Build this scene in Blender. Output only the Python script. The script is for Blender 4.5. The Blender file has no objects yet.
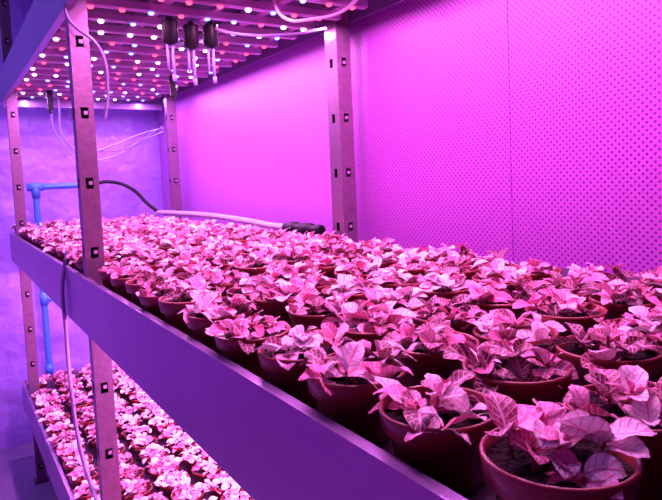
import bpy, math, random
from mathutils import Vector, Matrix
random.seed(7)
S=bpy.context.scene
S.view_settings.view_transform='Standard'
COL=S.collection
ZC=1.60
# ---------------- materials ----------------
def mat(name,col,rough=.5,metal=0.,bump=0.,bscale=30.,var=0.,spec=.5,bd=.02):
    m=bpy.data.materials.new(name); m.use_nodes=True
    n=m.node_tree.nodes; l=m.node_tree.links; b=n['Principled BSDF']
    b.inputs['Base Color'].default_value=(*col,1); b.inputs['Roughness'].default_value=rough
    b.inputs['Metallic'].default_value=metal; b.inputs['Specular IOR Level'].default_value=spec
    g=n.new('ShaderNodeNewGeometry'); t=n.new('ShaderNodeTexNoise'); t.inputs['Scale'].default_value=bscale
    t.inputs['Detail'].default_value=4; l.new(g.outputs['Position'],t.inputs['Vector'])
    if var>0:
        mx=n.new('ShaderNodeMix'); mx.data_type='RGBA'
        mx.inputs[6].default_value=(*[c*(1-var) for c in col],1); mx.inputs[7].default_value=(*[min(1,c*(1+var)) for c in col],1)
        l.new(t.outputs['Fac'],mx.inputs[0]); l.new(mx.outputs[2],b.inputs['Base Color'])
    if bump>0:
        bp=n.new('ShaderNodeBump'); bp.inputs['Strength'].default_value=bump; bp.inputs['Distance'].default_value=bd
        l.new(t.outputs['Fac'],bp.inputs['Height']); l.new(bp.outputs['Normal'],b.inputs['Normal'])
    return m
def emis(name,col,s):
    m=bpy.data.materials.new(name); m.use_nodes=True
    n=m.node_tree.nodes; b=n['Principled BSDF']; b.inputs['Base Color'].default_value=(*col,1)
    b.inputs['Emission Color'].default_value=(*col,1); b.inputs['Emission Strength'].default_value=s
    m.cycles.emission_sampling='NONE'
    return m
M_wall=mat('wall_light_tinted',(.44,.14,.58),.42,0,.05,6,.05)  # violet of the grow lights is baked into this wall colour
M_end=mat('end_wall_sheet',(.42,.28,.80),.32,0,.9,2.2,.18,.5,.11)
M_floor=mat('floor_concrete',(.22,.15,.3),.6,0,.2,20,.15)
M_ceil=mat('ceiling_paint',(.5,.3,.8),.7,0,.1,10,.05)
M_tray=mat('tray_steel',(.31,.20,.42),.32,.5,.03,4,.18)
M_post=mat('post_steel',(.25,.14,.23),.36,.55,.05,60,.3)
M_alu=mat('bar_aluminium',(.68,.44,.68),.33,.5,.03,50,.1)
M_black=mat('black_plastic',(.006,.005,.01),.5,0,0,30,0,.3)
M_dark=mat('dark_steel',(.05,.018,.05),.45,.4)
M_blue=mat('blue_pvc',(.06,.26,.70),.3)
M_white=mat('white_hose',(.60,.50,.64),.35)
M_clear=mat('clear_tube',(.40,.46,.75),.15)
M_cable=mat('grey_cable',(.32,.26,.48),.4)
M_pot=mat('pot_plastic',(.24,.032,.034),.33,0,.03,80,.15)
M_soil=mat('soil_peat',(.026,.007,.009),.95,0,1.0,160,.6)
M_stem=mat('plant_stem',(.35,.08,.09),.6)
E_r=emis('led_red',(1,.06,.14),3.4); E_w=emis('led_white',(.95,.72,1),5.5); E_b=emis('led_blue',(.22,.28,1),3.6)
# perforated panel
def perf():
    m=mat('perforated_panel',(.55,.16,.80),.42)
    n=m.node_tree.nodes; l=m.node_tree.links; b=n['Principled BSDF']
    g=n.new('ShaderNodeNewGeometry'); mp=n.new('ShaderNodeVectorMath'); mp.operation='MULTIPLY'
    mp.inputs[1].default_value=(0,1/.018,1/.017); l.new(g.outputs['Position'],mp.inputs[0])
    outs=[]
    for off in (0.,.5):
        a=n.new('ShaderNodeVectorMath'); a.operation='ADD'; a.inputs[1].default_value=(0,off+200,off+20); l.new(mp.outputs[0],a.inputs[0])
        f=n.new('ShaderNodeVectorMath'); f.operation='FRACTION'; l.new(a.outputs[0],f.inputs[0])
        s=n.new('ShaderNodeVectorMath'); s.operation='SUBTRACT'; s.inputs[1].default_value=(0,.5,.5); l.new(f.outputs[0],s.inputs[0])
        k=n.new('ShaderNodeVectorMath'); k.operation='LENGTH'; l.new(s.outputs[0],k.inputs[0]); outs.append(k.outputs['Value'])
    mi=n.new('ShaderNodeMath'); mi.operation='MINIMUM'; l.new(outs[0],mi.inputs[0]); l.new(outs[1],mi.inputs[1])
    r=n.new('ShaderNodeMapRange'); r.inputs['From Min'].default_value=.14; r.inputs['From Max'].default_value=.21; l.new(mi.outputs[0],r.inputs['Value'])
    mx=n.new('ShaderNodeMix'); mx.data_type='RGBA'; mx.inputs[6].default_value=(.13,.012,.21,1); mx.inputs[7].default_value=(.43,.085,.51,1)  # white panel coloured violet: grow-light tint baked in; darker dots are holes
    l.new(r.outputs[0],mx.inputs[0]); l.new(mx.outputs[2],b.inputs['Base Color'])
    bp=n.new('ShaderNodeBump'); bp.inputs['Strength'].default_value=.3; bp.inputs['Distance'].default_value=.002
    l.new(r.outputs[0],bp.inputs['Height']); l.new(bp.outputs['Normal'],b.inputs['Normal'])
    return m
M_perf=perf()
def leafmat():
    m=bpy.data.materials.new('fittonia_leaf'); m.use_nodes=True
    n=m.node_tree.nodes; l=m.node_tree.links; b=n['Principled BSDF']
    def math_(op,a,bb=None,cl=False):
        x=n.new('ShaderNodeMath'); x.operation=op; x.use_clamp=cl
        for i,v in enumerate((a,bb)):
            if v is None: continue
            if isinstance(v,(int,float)): x.inputs[i].default_value=v
            else: l.new(v,x.inputs[i])
        return x.outputs[0]
    uv=n.new('ShaderNodeUVMap'); uv.uv_map='UVMap'; sp=n.new('ShaderNodeSeparateXYZ'); l.new(uv.outputs[0],sp.inputs[0])
    su=math_('MULTIPLY',math_('ABSOLUTE',math_('SUBTRACT',sp.outputs[0],.5)),2.)
    v=sp.outputs[1]
    def step(x,lo,hi):
        r=n.new('ShaderNodeMapRange'); r.interpolation_type='SMOOTHSTEP'; r.inputs['From Min'].default_value=lo; r.inputs['From Max'].default_value=hi
        r.inputs['To Min'].default_value=1; r.inputs['To Max'].default_value=0; l.new(x,r.inputs['Value']); return r.outputs[0]
    mid=step(su,.04,.14)
    fr=math_('FRACT',math_('ADD',math_('MULTIPLY',math_('SUBTRACT',v,math_('MULTIPLY',su,.22)),6.),5.))
    side=step(math_('ABSOLUTE',math_('SUBTRACT',fr,.5)),.05,.15)
    vo=n.new('ShaderNodeTexVoronoi'); vo.feature='DISTANCE_TO_EDGE'; vo.inputs['Scale'].default_value=8; l.new(uv.outputs[0],vo.inputs['Vector'])
    net=math_('MULTIPLY',step(vo.outputs['Distance'],.02,.10),.4)
    vein=math_('MAXIMUM',math_('MAXIMUM',mid,math_('MULTIPLY',side,.8)),net)
    oi=n.new('ShaderNodeObjectInfo'); so=n.new('ShaderNodeSeparateColor'); l.new(oi.outputs['Color'],so.inputs[0])
    at=n.new('ShaderNodeAttribute'); at.attribute_name='lr'
    t=math_('ADD',so.outputs[0],math_('MULTIPLY',math_('SUBTRACT',at.outputs['Fac'],.5),1.2),True)
    def mix(f,a,c):
        x=n.new('ShaderNodeMix'); x.data_type='RGBA'
        l.new(f,x.inputs[0])
        for i,q in ((6,a),(7,c)):
            if isinstance(q,tuple): x.inputs[i].default_value=(*q,1)
            else: l.new(q,x.inputs[i])
        return x.outputs[2]
    cr=n.new('ShaderNodeValToRGB'); l.new(t,cr.inputs[0]); e=cr.color_ramp.elements
    e[0].position=.0; e[0].color=(.08,.003,.015,1); e[1].position=.90; e[1].color=(1,1,.98,1)
    for ps,c in ((.32,(.28,.010,.055)),(.50,(.85,.08,.30)),(.68,(1,.50,.74))):
        q=e.new(ps); q.color=(*c,1)
    vr=n.new('ShaderNodeValToRGB'); l.new(t,vr.inputs[0]); ve=vr.color_ramp.elements
    ve[0].position=.0; ve[0].color=(1,.50,.66,1); ve[1].position=1; ve[1].color=(.90,.30,.55,1)
    for ps,c in ((.45,(1,.74,.86)),(.62,(.74,.05,.25))):
        q=ve.new(ps); q.color=(*c,1)
    c=mix(vein,cr.outputs[0],vr.outputs[0])
    edge=step(math_('SUBTRACT',1.0,su),.02,.12)
    c=mix(math_('MULTIPLY',edge,.5),c,(.58,.03,.18))
    l.new(c,b.inputs['Base Color']); b.inputs['Roughness'].default_value=.36
    bp=n.new('ShaderNodeBump'); bp.inputs['Strength'].default_value=.6; bp.inputs['Distance'].default_value=.001; bp.invert=True
    l.new(vein,bp.inputs['Height']); l.new(bp.outputs['Normal'],b.inputs['Normal'])
    tr=n.new('ShaderNodeBsdfTranslucent'); l.new(c,tr.inputs['Color']); ms=n.new('ShaderNodeMixShader'); ms.inputs[0].default_value=.08
    l.new(b.outputs[0],ms.inputs[1]); l.new(tr.outputs[0],ms.inputs[2]); l.new(ms.outputs[0],n['Material Output'].inputs['Surface'])
    return m
M_leaf=leafmat()
# ---------------- mesh builder ----------------
class B:
    def __init__(s): s.v=[];s.f=[];s.m=[];s.mats=[];s.sm=[];s.uv={};s.lr={}
    def mi(s,m):
        if m not in s.mats: s.mats.append(m)
        return s.mats.index(m)
    def face(s,idx,m,sm=False): s.f.append(tuple(idx)); s.m.append(s.mi(m)); s.sm.append(sm)
    def box(s,x0,x1,y0,y1,z0,z1,m):
        i=len(s.v); s.v+=[(x,y,z) for z in (z0,z1) for y in (y0,y1) for x in (x0,x1)]
        for q in ((0,2,3,1),(4,5,7,6),(0,1,5,4),(2,6,7,3),(0,4,6,2),(1,3,7,5)): s.face([i+k for k in q],m)
    def lathe(s,prof,c,m,seg=24,axis='z',caps=True):
        i=len(s.v)
        for r,h in prof:
            for k in range(seg):
                a=2*math.pi*k/seg; p=(r*math.cos(a),r*math.sin(a),h)
                if axis=='x': p=(p[2],p[0],p[1])
                if axis=='y': p=(p[1],p[2],p[0])
                s.v.append((p[0]+c[0],p[1]+c[1],p[2]+c[2]))
        for j in range(len(prof)-1):
            for k in range(seg):
                k2=(k+1)%seg; s.face([i+j*seg+k,i+j*seg+k2,i+(j+1)*seg+k2,i+(j+1)*seg+k],m,True)
        if caps:
            s.face([i+k for k in range(seg)][::-1],m); s.face([i+(len(prof)-1)*seg+k for k in range(seg)],m)
    def obj(s,name,parent=None,bevel=0):
        me=s.mesh(name); o=bpy.data.objects.new(name,me); COL.objects.link(o)
        if parent: o.parent=parent
        if bevel:
            bm=o.modifiers.new('b','BEVEL'); bm.width=bevel; bm.segments=2; bm.limit_method='ANGLE'
        return o
    def mesh(s,name):
        me=bpy.data.meshes.new(name); me.from_pydata(s.v,[],s.f)
        for m in s.mats: me.materials.append(m)
        me.polygons.foreach_set('material_index',s.m); me.polygons.foreach_set('use_smooth',s.sm)
        if s.uv:
            u=me.uv_layers.new(name='UVMap')
            for lp in me.loops:
                if lp.vertex_index in s.uv: u.data[lp.index].uv=s.uv[lp.vertex_index]
            a=me.attributes.new('lr','FLOAT','POINT')
            for k,q in s.lr.items(): a.data[k].value=q
        me.update(); return me
def empty(name):
    o=bpy.data.objects.new(name,None); COL.objects.link(o); return o
def tube(name,pts,r,m,parent=None,smooth=True):
    cu=bpy.data.curves.new(name,'CURVE'); cu.dimensions='3D'; cu.bevel_depth=r; cu.bevel_resolution=4; cu.resolution_u=10; cu.use_fill_caps=True
    if smooth:
        sp=cu.splines.new('BEZIER'); sp.bezier_points.add(len(pts)-1)
        for p,q in zip(sp.bezier_points,pts): p.co=q; p.handle_left_type='AUTO'; p.handle_right_type='AUTO'
    else:
        sp=cu.splines.new('POLY'); sp.points.add(len(pts)-1)
        for p,q in zip(sp.points,pts): p.co=(*q,1)
    cu.materials.append(m); o=bpy.data.objects.new(name,cu); COL.objects.link(o)
    if parent: o.parent=parent
    return o
# ---------------- dims ----------------
XF=.303; XB=1.235; Y0=-.45; Y1=3.88; XW=1.28; YE=4.16
LIP={'mid':1.35,'low':.48,'top':2.225}
# ---------------- room ----------------
def boxobj(name,a,m):
    b=B(); b.box(*a,m); return b.obj(name)
boxobj('floor',(-1.3,1.5,-1.7,YE+.1,-.1,0),M_floor)
boxobj('ceiling',(-1.3,1.5,-1.7,YE+.1,3.0,3.1),M_ceil)
boxobj('wall_left',(-1.3,-1.2,-1.6,YE,0,3.0),M_wall)
boxobj('wall_back',(-1.3,1.5,-1.7,-1.6,0,3.0),M_wall)
boxobj('wall_end',(-1.3,1.5,YE,YE+.1,0,3.0),M_end)
b=B(); b.box(XW+.012,XW+.1,-1.6,YE,0,3.0,M_wall)
b.box(XW+.004,XW+.012,1.86,YE,0,3.0,M_wall)
for a,c in ((-1.6,-.02),(-.017,1.088),(1.091,1.856)): b.box(XW,XW+.012,a,c,0.0,3.0,M_perf)
b.obj('wall_right')
# ---------------- rack ----------------
rack=empty('growing_rack')
def post(name,x0,x1,y0,y1,z0,z1):
    b=B(); t=.003; zs=[]
    z=z0+.08
    while z<z1-.05: zs.append(z); z+=.19
    sw=.020; sh=.030
    for face in ('y','x'):
        a0,a1=(x0,x1) if face=='y' else (y0,y1); c=(a0+a1)/2
        def bx(p,q,za,zb):
            if face=='y': b.box(p,q,y0,y0+t,za,zb,M_post)
            else: b.box(x0,x0+t,p,q,za,zb,M_post)
        e=t if face=='x' else 0
        bx(a0+e,c-sw/2,z0,z1); bx(c+sw/2,a1-(t if face=='x' else 0),z0,z1)
        p=z0
        for zz in zs: bx(c-sw/2,c+sw/2,p,zz-sh/2); p=zz+sh/2
        bx(c-sw/2,c+sw/2,p,z1)
        for zz in zs:
            if face=='y': b.box(c-.001,c+.009,y0+.004,y0+.008,zz-.004,zz+.006,M_alu)
    b.box(x0+t,x1-.0,y1-t,y1,z0,z1,M_dark); b.box(x1-t,x1,y0+t,y1-t,z0,z1,M_post)
    b.box(x0-.012,x1+.012,y0-.012,y1+.012,z0-.006,z0,M_dark)
    return b.obj(name,rack)
k=0
PY=(.05,1.73,3.55)
for y in PY:
    k+=1; post('post_front_%d'%k,.313,.362,y,y+.045,.006,2.62)
    post('post_back_%d'%k,1.165,1.222,y+(.0 if k==2 else .03),y+.075,.006,2.62)
def tray(name,lip,dep=.158):
    b=B(); t=.004; fl=lip-.038
    b.box(XF,XF+t,Y0,Y1,lip-dep,lip,M_tray)
    b.box(XF+t,XF+.014,Y0,Y1,lip-.004,lip,M_tray)
    b.box(XF+t,XF+.02,Y0,Y1,lip-dep,lip-dep+.004,M_tray)
    b.box(XB-t,XB,Y0,Y1,lip-.10,lip+.004,M_tray)
    b.box(XF+t,XB-t,Y1-t,Y1,lip-dep,lip,M_tray)
    b.box(XF+t,XB-t,Y0,Y0+t,lip-dep,lip,M_tray)
    b.box(XF+t,XB-t,Y0+t,Y1-t,fl-.004,fl,M_dark)
    for x in (.60,.92): b.box(x,x+.03,Y0+t,Y1-t,fl-.045,fl-.005,M_alu)
    b.obj(name,rack)
for nme,l in LIP.items(): tray('tray_'+nme,l)
def lights(tag,lip,y0,y1,step,power,nl,xs0=.42,xs1=1.14):
    ztop=lip-.085; zb=ztop-.022
    b=B(); y=y0; i=0
    for xx in (.385,.77,1.12): b.box(xx,xx+.02,y0-.04,y1+.04,ztop,ztop+.02,M_alu)
    lamps=[]
    rnd=random.Random(3)
    while y<y1:
        if not any(abs(y-(p+.035))<.055 for p in PY):
            b.box(.335,1.16,y-.014,y+.014,zb,ztop,M_alu)
            b.box(.345,1.15,y-.005,y+.005,zb-.002,zb,M_white)
            nd=9
            for j in range(nd):
                x=.375+(j+.5*(i%2)*.6)*.089+rnd.uniform(-.012,.012)
                m=rnd.choice((E_w,E_w,E_r,E_r,E_r,E_b,E_b))
                b.lathe([(.006,-.007),(.009,-.004),(.0095,0)],(x,y,zb-.002),m,10)
            for j in range(nl):
                lamps.append((.44+(xs1-xs0-.06)*j/(nl-1)+.02*(i%2),y,zb-.012,(i+j)%2))
        y+=step; i+=1
    b.obj('led_bars_'+tag,rack)
    for kk,(x,yy,z,c) in enumerate(lamps):
        L=bpy.data.lights.new('led_lamp','AREA'); L.shape='DISK'; L.size=.009; L.energy=power
        f=min(1,max(0,(yy-1.8)/2.2))
        L.color=(1-.15*f,.26,.66+.28*f) if c else (.92-.26*f,.26,.98)
        o=bpy.data.objects.new('led_lamp_%s_%d'%(tag,kk),L); COL.objects.link(o); o.location=(x,yy,z); o.parent=rack
lights('mid',LIP['top'],.50,3.80,.15,1.38,3)
lights('low',LIP['mid'],.65,3.80,.24,2.5,3)
# ---------------- plants ----------------
def leaf(b,p,az,el,L,W,droop,roll,r):
    NJ=7; i=len(b.v); pos=Vector(p); d=Vector((math.cos(az),math.sin(az),0)); up=Vector((0,0,1))
    side=Vector((-math.sin(az),math.cos(az),0))
    for j in range(NJ+1):
        t=j/NJ; e=el-droop*t*t
        if j>0: pos=pos+(d*math.cos(e)+up*math.sin(e))*(L/NJ)
        nrm=-d*math.sin(e)+up*math.cos(e)
        sd=side*math.cos(roll)+nrm*math.sin(roll); nn=nrm*math.cos(roll)-side*math.sin(roll)
        w=W*.5*max(.03,(math.sin(math.pi*(t**.92)))**.60)
        if j==NJ: w=W*.02
        for kk in range(-2,3):
            s=kk/2
            q=pos+sd*(s*w)+nn*(w*.40*abs(s)**1.3 - (0.10*w if abs(s)==1 else 0)+ .0012*math.sin(9*t+3*s))
            b.uv[len(b.v)]=(.5+.5*s,t); b.lr[len(b.v)]=r; b.v.append(tuple(q))
    for j in range(NJ):
        for kk in range(4):
            a=i+j*5+kk; b.face((a,a+1,a+6,a+5),M_leaf,True)
def plantmesh(seed):
    R=random.Random(seed); b=B()
    b.lathe([(.038,0),(.040,.002),(.0475,.050),(.0535,.0505),(.0565,.068),(.0565,.070),(.0545,.0715),(.0525,.070),(.0505,.056)],(0,0,0),M_pot,28,caps=False)
    i=len(b.v); b.v.append((0,0,.001))
    for kk in range(28): b.v.append((.038*math.cos(2*math.pi*kk/28),.038*math.sin(2*math.pi*kk/28),.001))
    for kk in range(28): b.face((i,i+1+(kk+1)%28,i+1+kk),M_pot)
    i=len(b.v); b.v.append((0,0,.063))
    for rr in (.025,.0508):
        for kk in range(28): b.v.append((rr*math.cos(2*math.pi*kk/28),rr*math.sin(2*math.pi*kk/28),.058+R.uniform(0,.006)))
    for kk in range(28):
        k2=(kk+1)%28; b.face((i,i+1+kk,i+1+k2),M_soil,True); b.face((i+1+kk,i+29+kk,i+29+k2,i+1+k2),M_soil,True)
    ns=R.choice((5,6,6,7)); off=R.uniform(0,6)
    shoots=[(0,0)]+[((rr:=R.uniform(.020,.038))*math.cos(a),rr*math.sin(a)) for a in [off+2*math.pi*q/ns+R.uniform(-.35,.35) for q in range(ns)]]
    for si,(sx,sy) in enumerate(shoots):
        h=R.uniform(.003,.020)+(.008 if si==0 else 0); out=Vector((sx,sy,0))*R.uniform(.0,.4)
        top=Vector((sx,sy,.060+h))+out
        j=len(b.v)
        for z,c in ((.056,Vector((sx,sy,0))),(top.z,Vector((top.x,top.y,0)))):
            for kk in range(5): b.v.append((c.x+.0018*math.cos(kk*1.2566),c.y+.0018*math.sin(kk*1.2566),z))
        for kk in range(5): b.face((j+kk,j+(kk+1)%5,j+5+(kk+1)%5,j+5+kk),M_stem,True)
        a0=R.uniform(0,6.28); base=R.uniform(.05,.95); big=R.uniform(.84,1.22)
        for tier in range(2):
            nl=4 if tier==0 else 2
            for q in range(nl):
                if R.random()<.10: continue
                az=a0+q*2*math.pi/nl+tier*.8+R.uniform(-.4,.4)
                L=(R.uniform(.027,.043) if tier==0 else R.uniform(.019,.034))*big
                el=R.uniform(-.05,.75) if tier==0 else R.uniform(.4,1.2)
                leaf(b,top-Vector((0,0,.005*(1-tier))),az,el,L,L*R.uniform(.56,.74),R.uniform(.2,1.3),R.uniform(-.55,.55),min(1,max(0,base+R.uniform(-.25,.25)+.12*tier)))
    return b.mesh('fittonia_plant_%d'%seed)
PM=[plantmesh(100+i) for i in range(12)]
def plants(name,zfl,ys,palef,nrow=6):
    par=empty(name); R=random.Random(name); c=0
    for r in range(nrow):
        x=.370+r*.133
        for yi,y in enumerate(ys):
            yy=y+R.uniform(-.006,.006)+(.02*(r%2))
            if r==0 and any(abs(yy-(p+.022))<.082 for p in PY): continue
            o=bpy.data.objects.new('potted_plant_%d'%c,R.choice(PM)); COL.objects.link(o); c+=1
            o.parent=par; o.location=(x+R.uniform(-.004,.004),yy,zfl+.0005); o.rotation_euler=(0,0,R.uniform(0,6.28))
            s=R.uniform(.96,1.03); o.scale=(s,s,s*R.uniform(.93,1.06))
            t=palef(x,yy,R); o.color=(t,t,t,1)
def pale_mid(x,y,R): return min(.97,max(.12,.48+.26*min(1,max(0,y-.3)/2.4)+R.uniform(-.3,.3)))
def pale_low(x,y,R):
    r=round((x-.370)/.133); return [.62,.42,.92,1.0,.95,.7][max(0,min(5,r))]+R.uniform(-.18,.18)
plants('potted_fittonia_plants',LIP['mid']-.038,[.405-.132*5+.132*k for k in range(31)],pale_mid)
plants('potted_fittonia_plants.001',LIP['low']-.038,[.405-.132*2+.132*k for k in range(28)],pale_low)
# ---------------- pipes, hoses ----------------
pp=empty('blue_water_pipe')
px,py=.465,3.96
tube('riser',[(px,py,.012),(px,py,1.585)],.018,M_blue,pp,False)
tube('branch',[(px-.04,py,1.605),(.79,py,1.605)],.018,M_blue,pp,False)
tube('lower_branch',[(px,py,.93),(.68,py,.93)],.016,M_blue,pp,False)
b=B()
b.lathe([(.024,-.045),(.024,.02),(.018,.028)],(px,py,1.585),M_blue,16); b.lathe([(.024,-.045),(.024,.045)],(px,py,1.605),M_blue,16,'x')
b.lathe([(.023,-.04),(.023,.04)],(px,py,.93),M_blue,16); b.lathe([(.021,.0),(.021,.05)],(px,py,.93),M_blue,16,'x')
b.lathe([(.023,-.03),(.023,.03)],(px,py,.5),M_blue,16)
b.lathe([(.023,-.03),(.023,.03)],(px,py,0.03),M_blue,16)
b.obj('fittings',pp)
hs=empty('black_supply_hose')
tube('hose',[(.78,3.96,1.605),(.89,3.95,1.618),(1.01,3.91,1.57),(1.09,3.85,1.47),(1.135,3.78,1.415)],.011,M_black,hs)
wh=empty('white_irrigation_hose')
tube('hose',[(1.135,3.79,1.412),(1.138,3.4,1.418),(1.14,2.9,1.42),(1.138,2.5,1.412),(1.138,2.2,1.400),(1.138,2.11,1.400)],.014,M_white,wh)
vf=empty('black_hose_valve')
b=B(); c=(1.140,1.97,1.400)
b.lathe([(.015,-.13),(.022,-.125),(.022,-.10),(.017,-.098),(.017,-.06),(.025,-.055),(.025,.0),(.02,.004),(.02,.05),(.025,.054),(.025,.09),(.018,.095),(.018,.14)],c,M_black,18,'y')
b.obj('valve_body',vf)
dc=empty('hanging_drip_valves')
b=B()
for x,y,dz in ((.622,1.835,0),(.690,1.84,-.008),(.758,1.845,.002)):
    z=2.06+dz
    b.lathe([(.010,.045),(.012,.036),(.023,.034),(.024,.030),(.024,-.030),(.020,-.034),(.012,-.036),(.010,-.040)],(x,y,z),M_black,20)
    b.lathe([(.0045,-.03),(.0045,-.135)],(x+.006,y,z),M_clear,12)
    b.lathe([(.0065,-.13),(.0065,-.15)],(x+.006,y,z),M_clear,12)
    b.lathe([(.004,-.03),(.004,-.11)],(x-.009,y+.004,z),M_clear,10)
b.obj('valves',dc)
cb=empty('wiring_cables')
tube('c1',[(.325,1.70,2.13),(.305,1.71,2.05),(.38,1.69,1.96),(.395,1.70,1.86),(.385,1.71,1.78)],.004,M_cable,cb)
tube('c2',[(.315,2.03,1.40),(.294,2.03,1.30),(.292,2.02,1.15),(.285,1.96,1.0),(.285,1.86,.82),(.30,1.70,.70)],.006,M_cable,cb)
tube('c3',[(.59,3.72,2.10),(.64,3.88,1.87),(.77,3.94,1.81),(.93,3.94,1.85),(1.08,3.92,1.91),(1.16,3.66,1.93)],.005,M_clear,cb)
tube('c4',[(.55,3.72,2.10),(.59,3.88,1.91),(.72,3.94,1.77),(.90,3.94,1.77),(1.05,3.92,1.85),(1.16,3.66,1.91)],.005,M_clear,cb)
tube('c5',[(.70,3.72,2.10),(.76,3.94,1.86),(.91,3.94,1.81),(1.16,3.66,1.94)],.004,M_cable,cb)
tube('c6',[(.86,1.60,2.12),(.88,1.58,2.07),(.93,1.5,2.05),(1.0,1.42,2.07),(1.02,1.36,2.12)],.005,M_white,cb)
tube('c7',[(.70,1.86,2.11),(.82,1.80,2.065),(.98,1.72,2.06),(1.12,1.72,2.09)],.005,M_cable,cb)
tube('c8',[(.70,2.05,2.10),(.66,1.95,2.05),(.80,1.95,2.07),(.9,2.2,2.10)],.005,M_cable,cb)
b=B()
for x,y,z in ((.52,3.55,2.06),(.68,3.55,2.06),(.98,2.9,2.06)):
    b.box(x-.014,x+.014,y-.012,y+.012,z-.045,z+.058,M_black); b.lathe([(.008,-.065),(.008,-.045)],(x,y,z),M_black,10)
b.obj('cable_clamp_blocks',rack,.003)
def lum(name,x,y,z,lx,ly,e,col):
    p=empty(name); b=B()
    b.box(x-lx/2-.02,x+lx/2+.02,y-ly/2-.02,y+ly/2+.02,z+.012,z+.06,M_white); b.obj('housing',p,.004)
    L=bpy.data.lights.new(name+'_lamp','AREA'); L.shape='RECTANGLE'; L.size=lx; L.size_y=ly; L.energy=e; L.color=col
    o=bpy.data.objects.new(name+'_lamp',L); COL.objects.link(o); o.location=(x,y,z+.005); o.parent=p
lum('ceiling_luminaire',-.5,3.2,2.935,.12,1.2,16,(.34,.36,1))
lum('ceiling_luminaire.001',-.5,.6,2.935,.12,1.2,2.0,(.6,.36,1))
w=bpy.data.worlds.new('World'); S.world=w; w.use_nodes=True
w.node_tree.nodes['Background'].inputs[0].default_value=(.3,.1,.6,1); w.node_tree.nodes['Background'].inputs[1].default_value=.15
# ---------------- camera ----------------
th=math.radians(32.75); a=math.radians(2.5); p=math.radians(4.0)
F=Vector((math.sin(th)*math.cos(p),math.cos(th)*math.cos(p),-math.sin(p)))
R0=F.cross(Vector((0,0,1))).normalized(); U0=R0.cross(F)
R=R0*math.cos(a)-U0*math.sin(a); U=R0*math.sin(a)+U0*math.cos(a)
cd=bpy.data.cameras.new('Camera'); cam=bpy.data.objects.new('Camera',cd); COL.objects.link(cam)
M=Matrix((R,U,-F)).transposed().to_4x4(); M.translation=Vector((0,0,ZC)); cam.matrix_world=M
cd.sensor_width=36; cd.lens=600/662*36; cd.shift_y=-33/662; cd.clip_start=.02
S.camera=cam
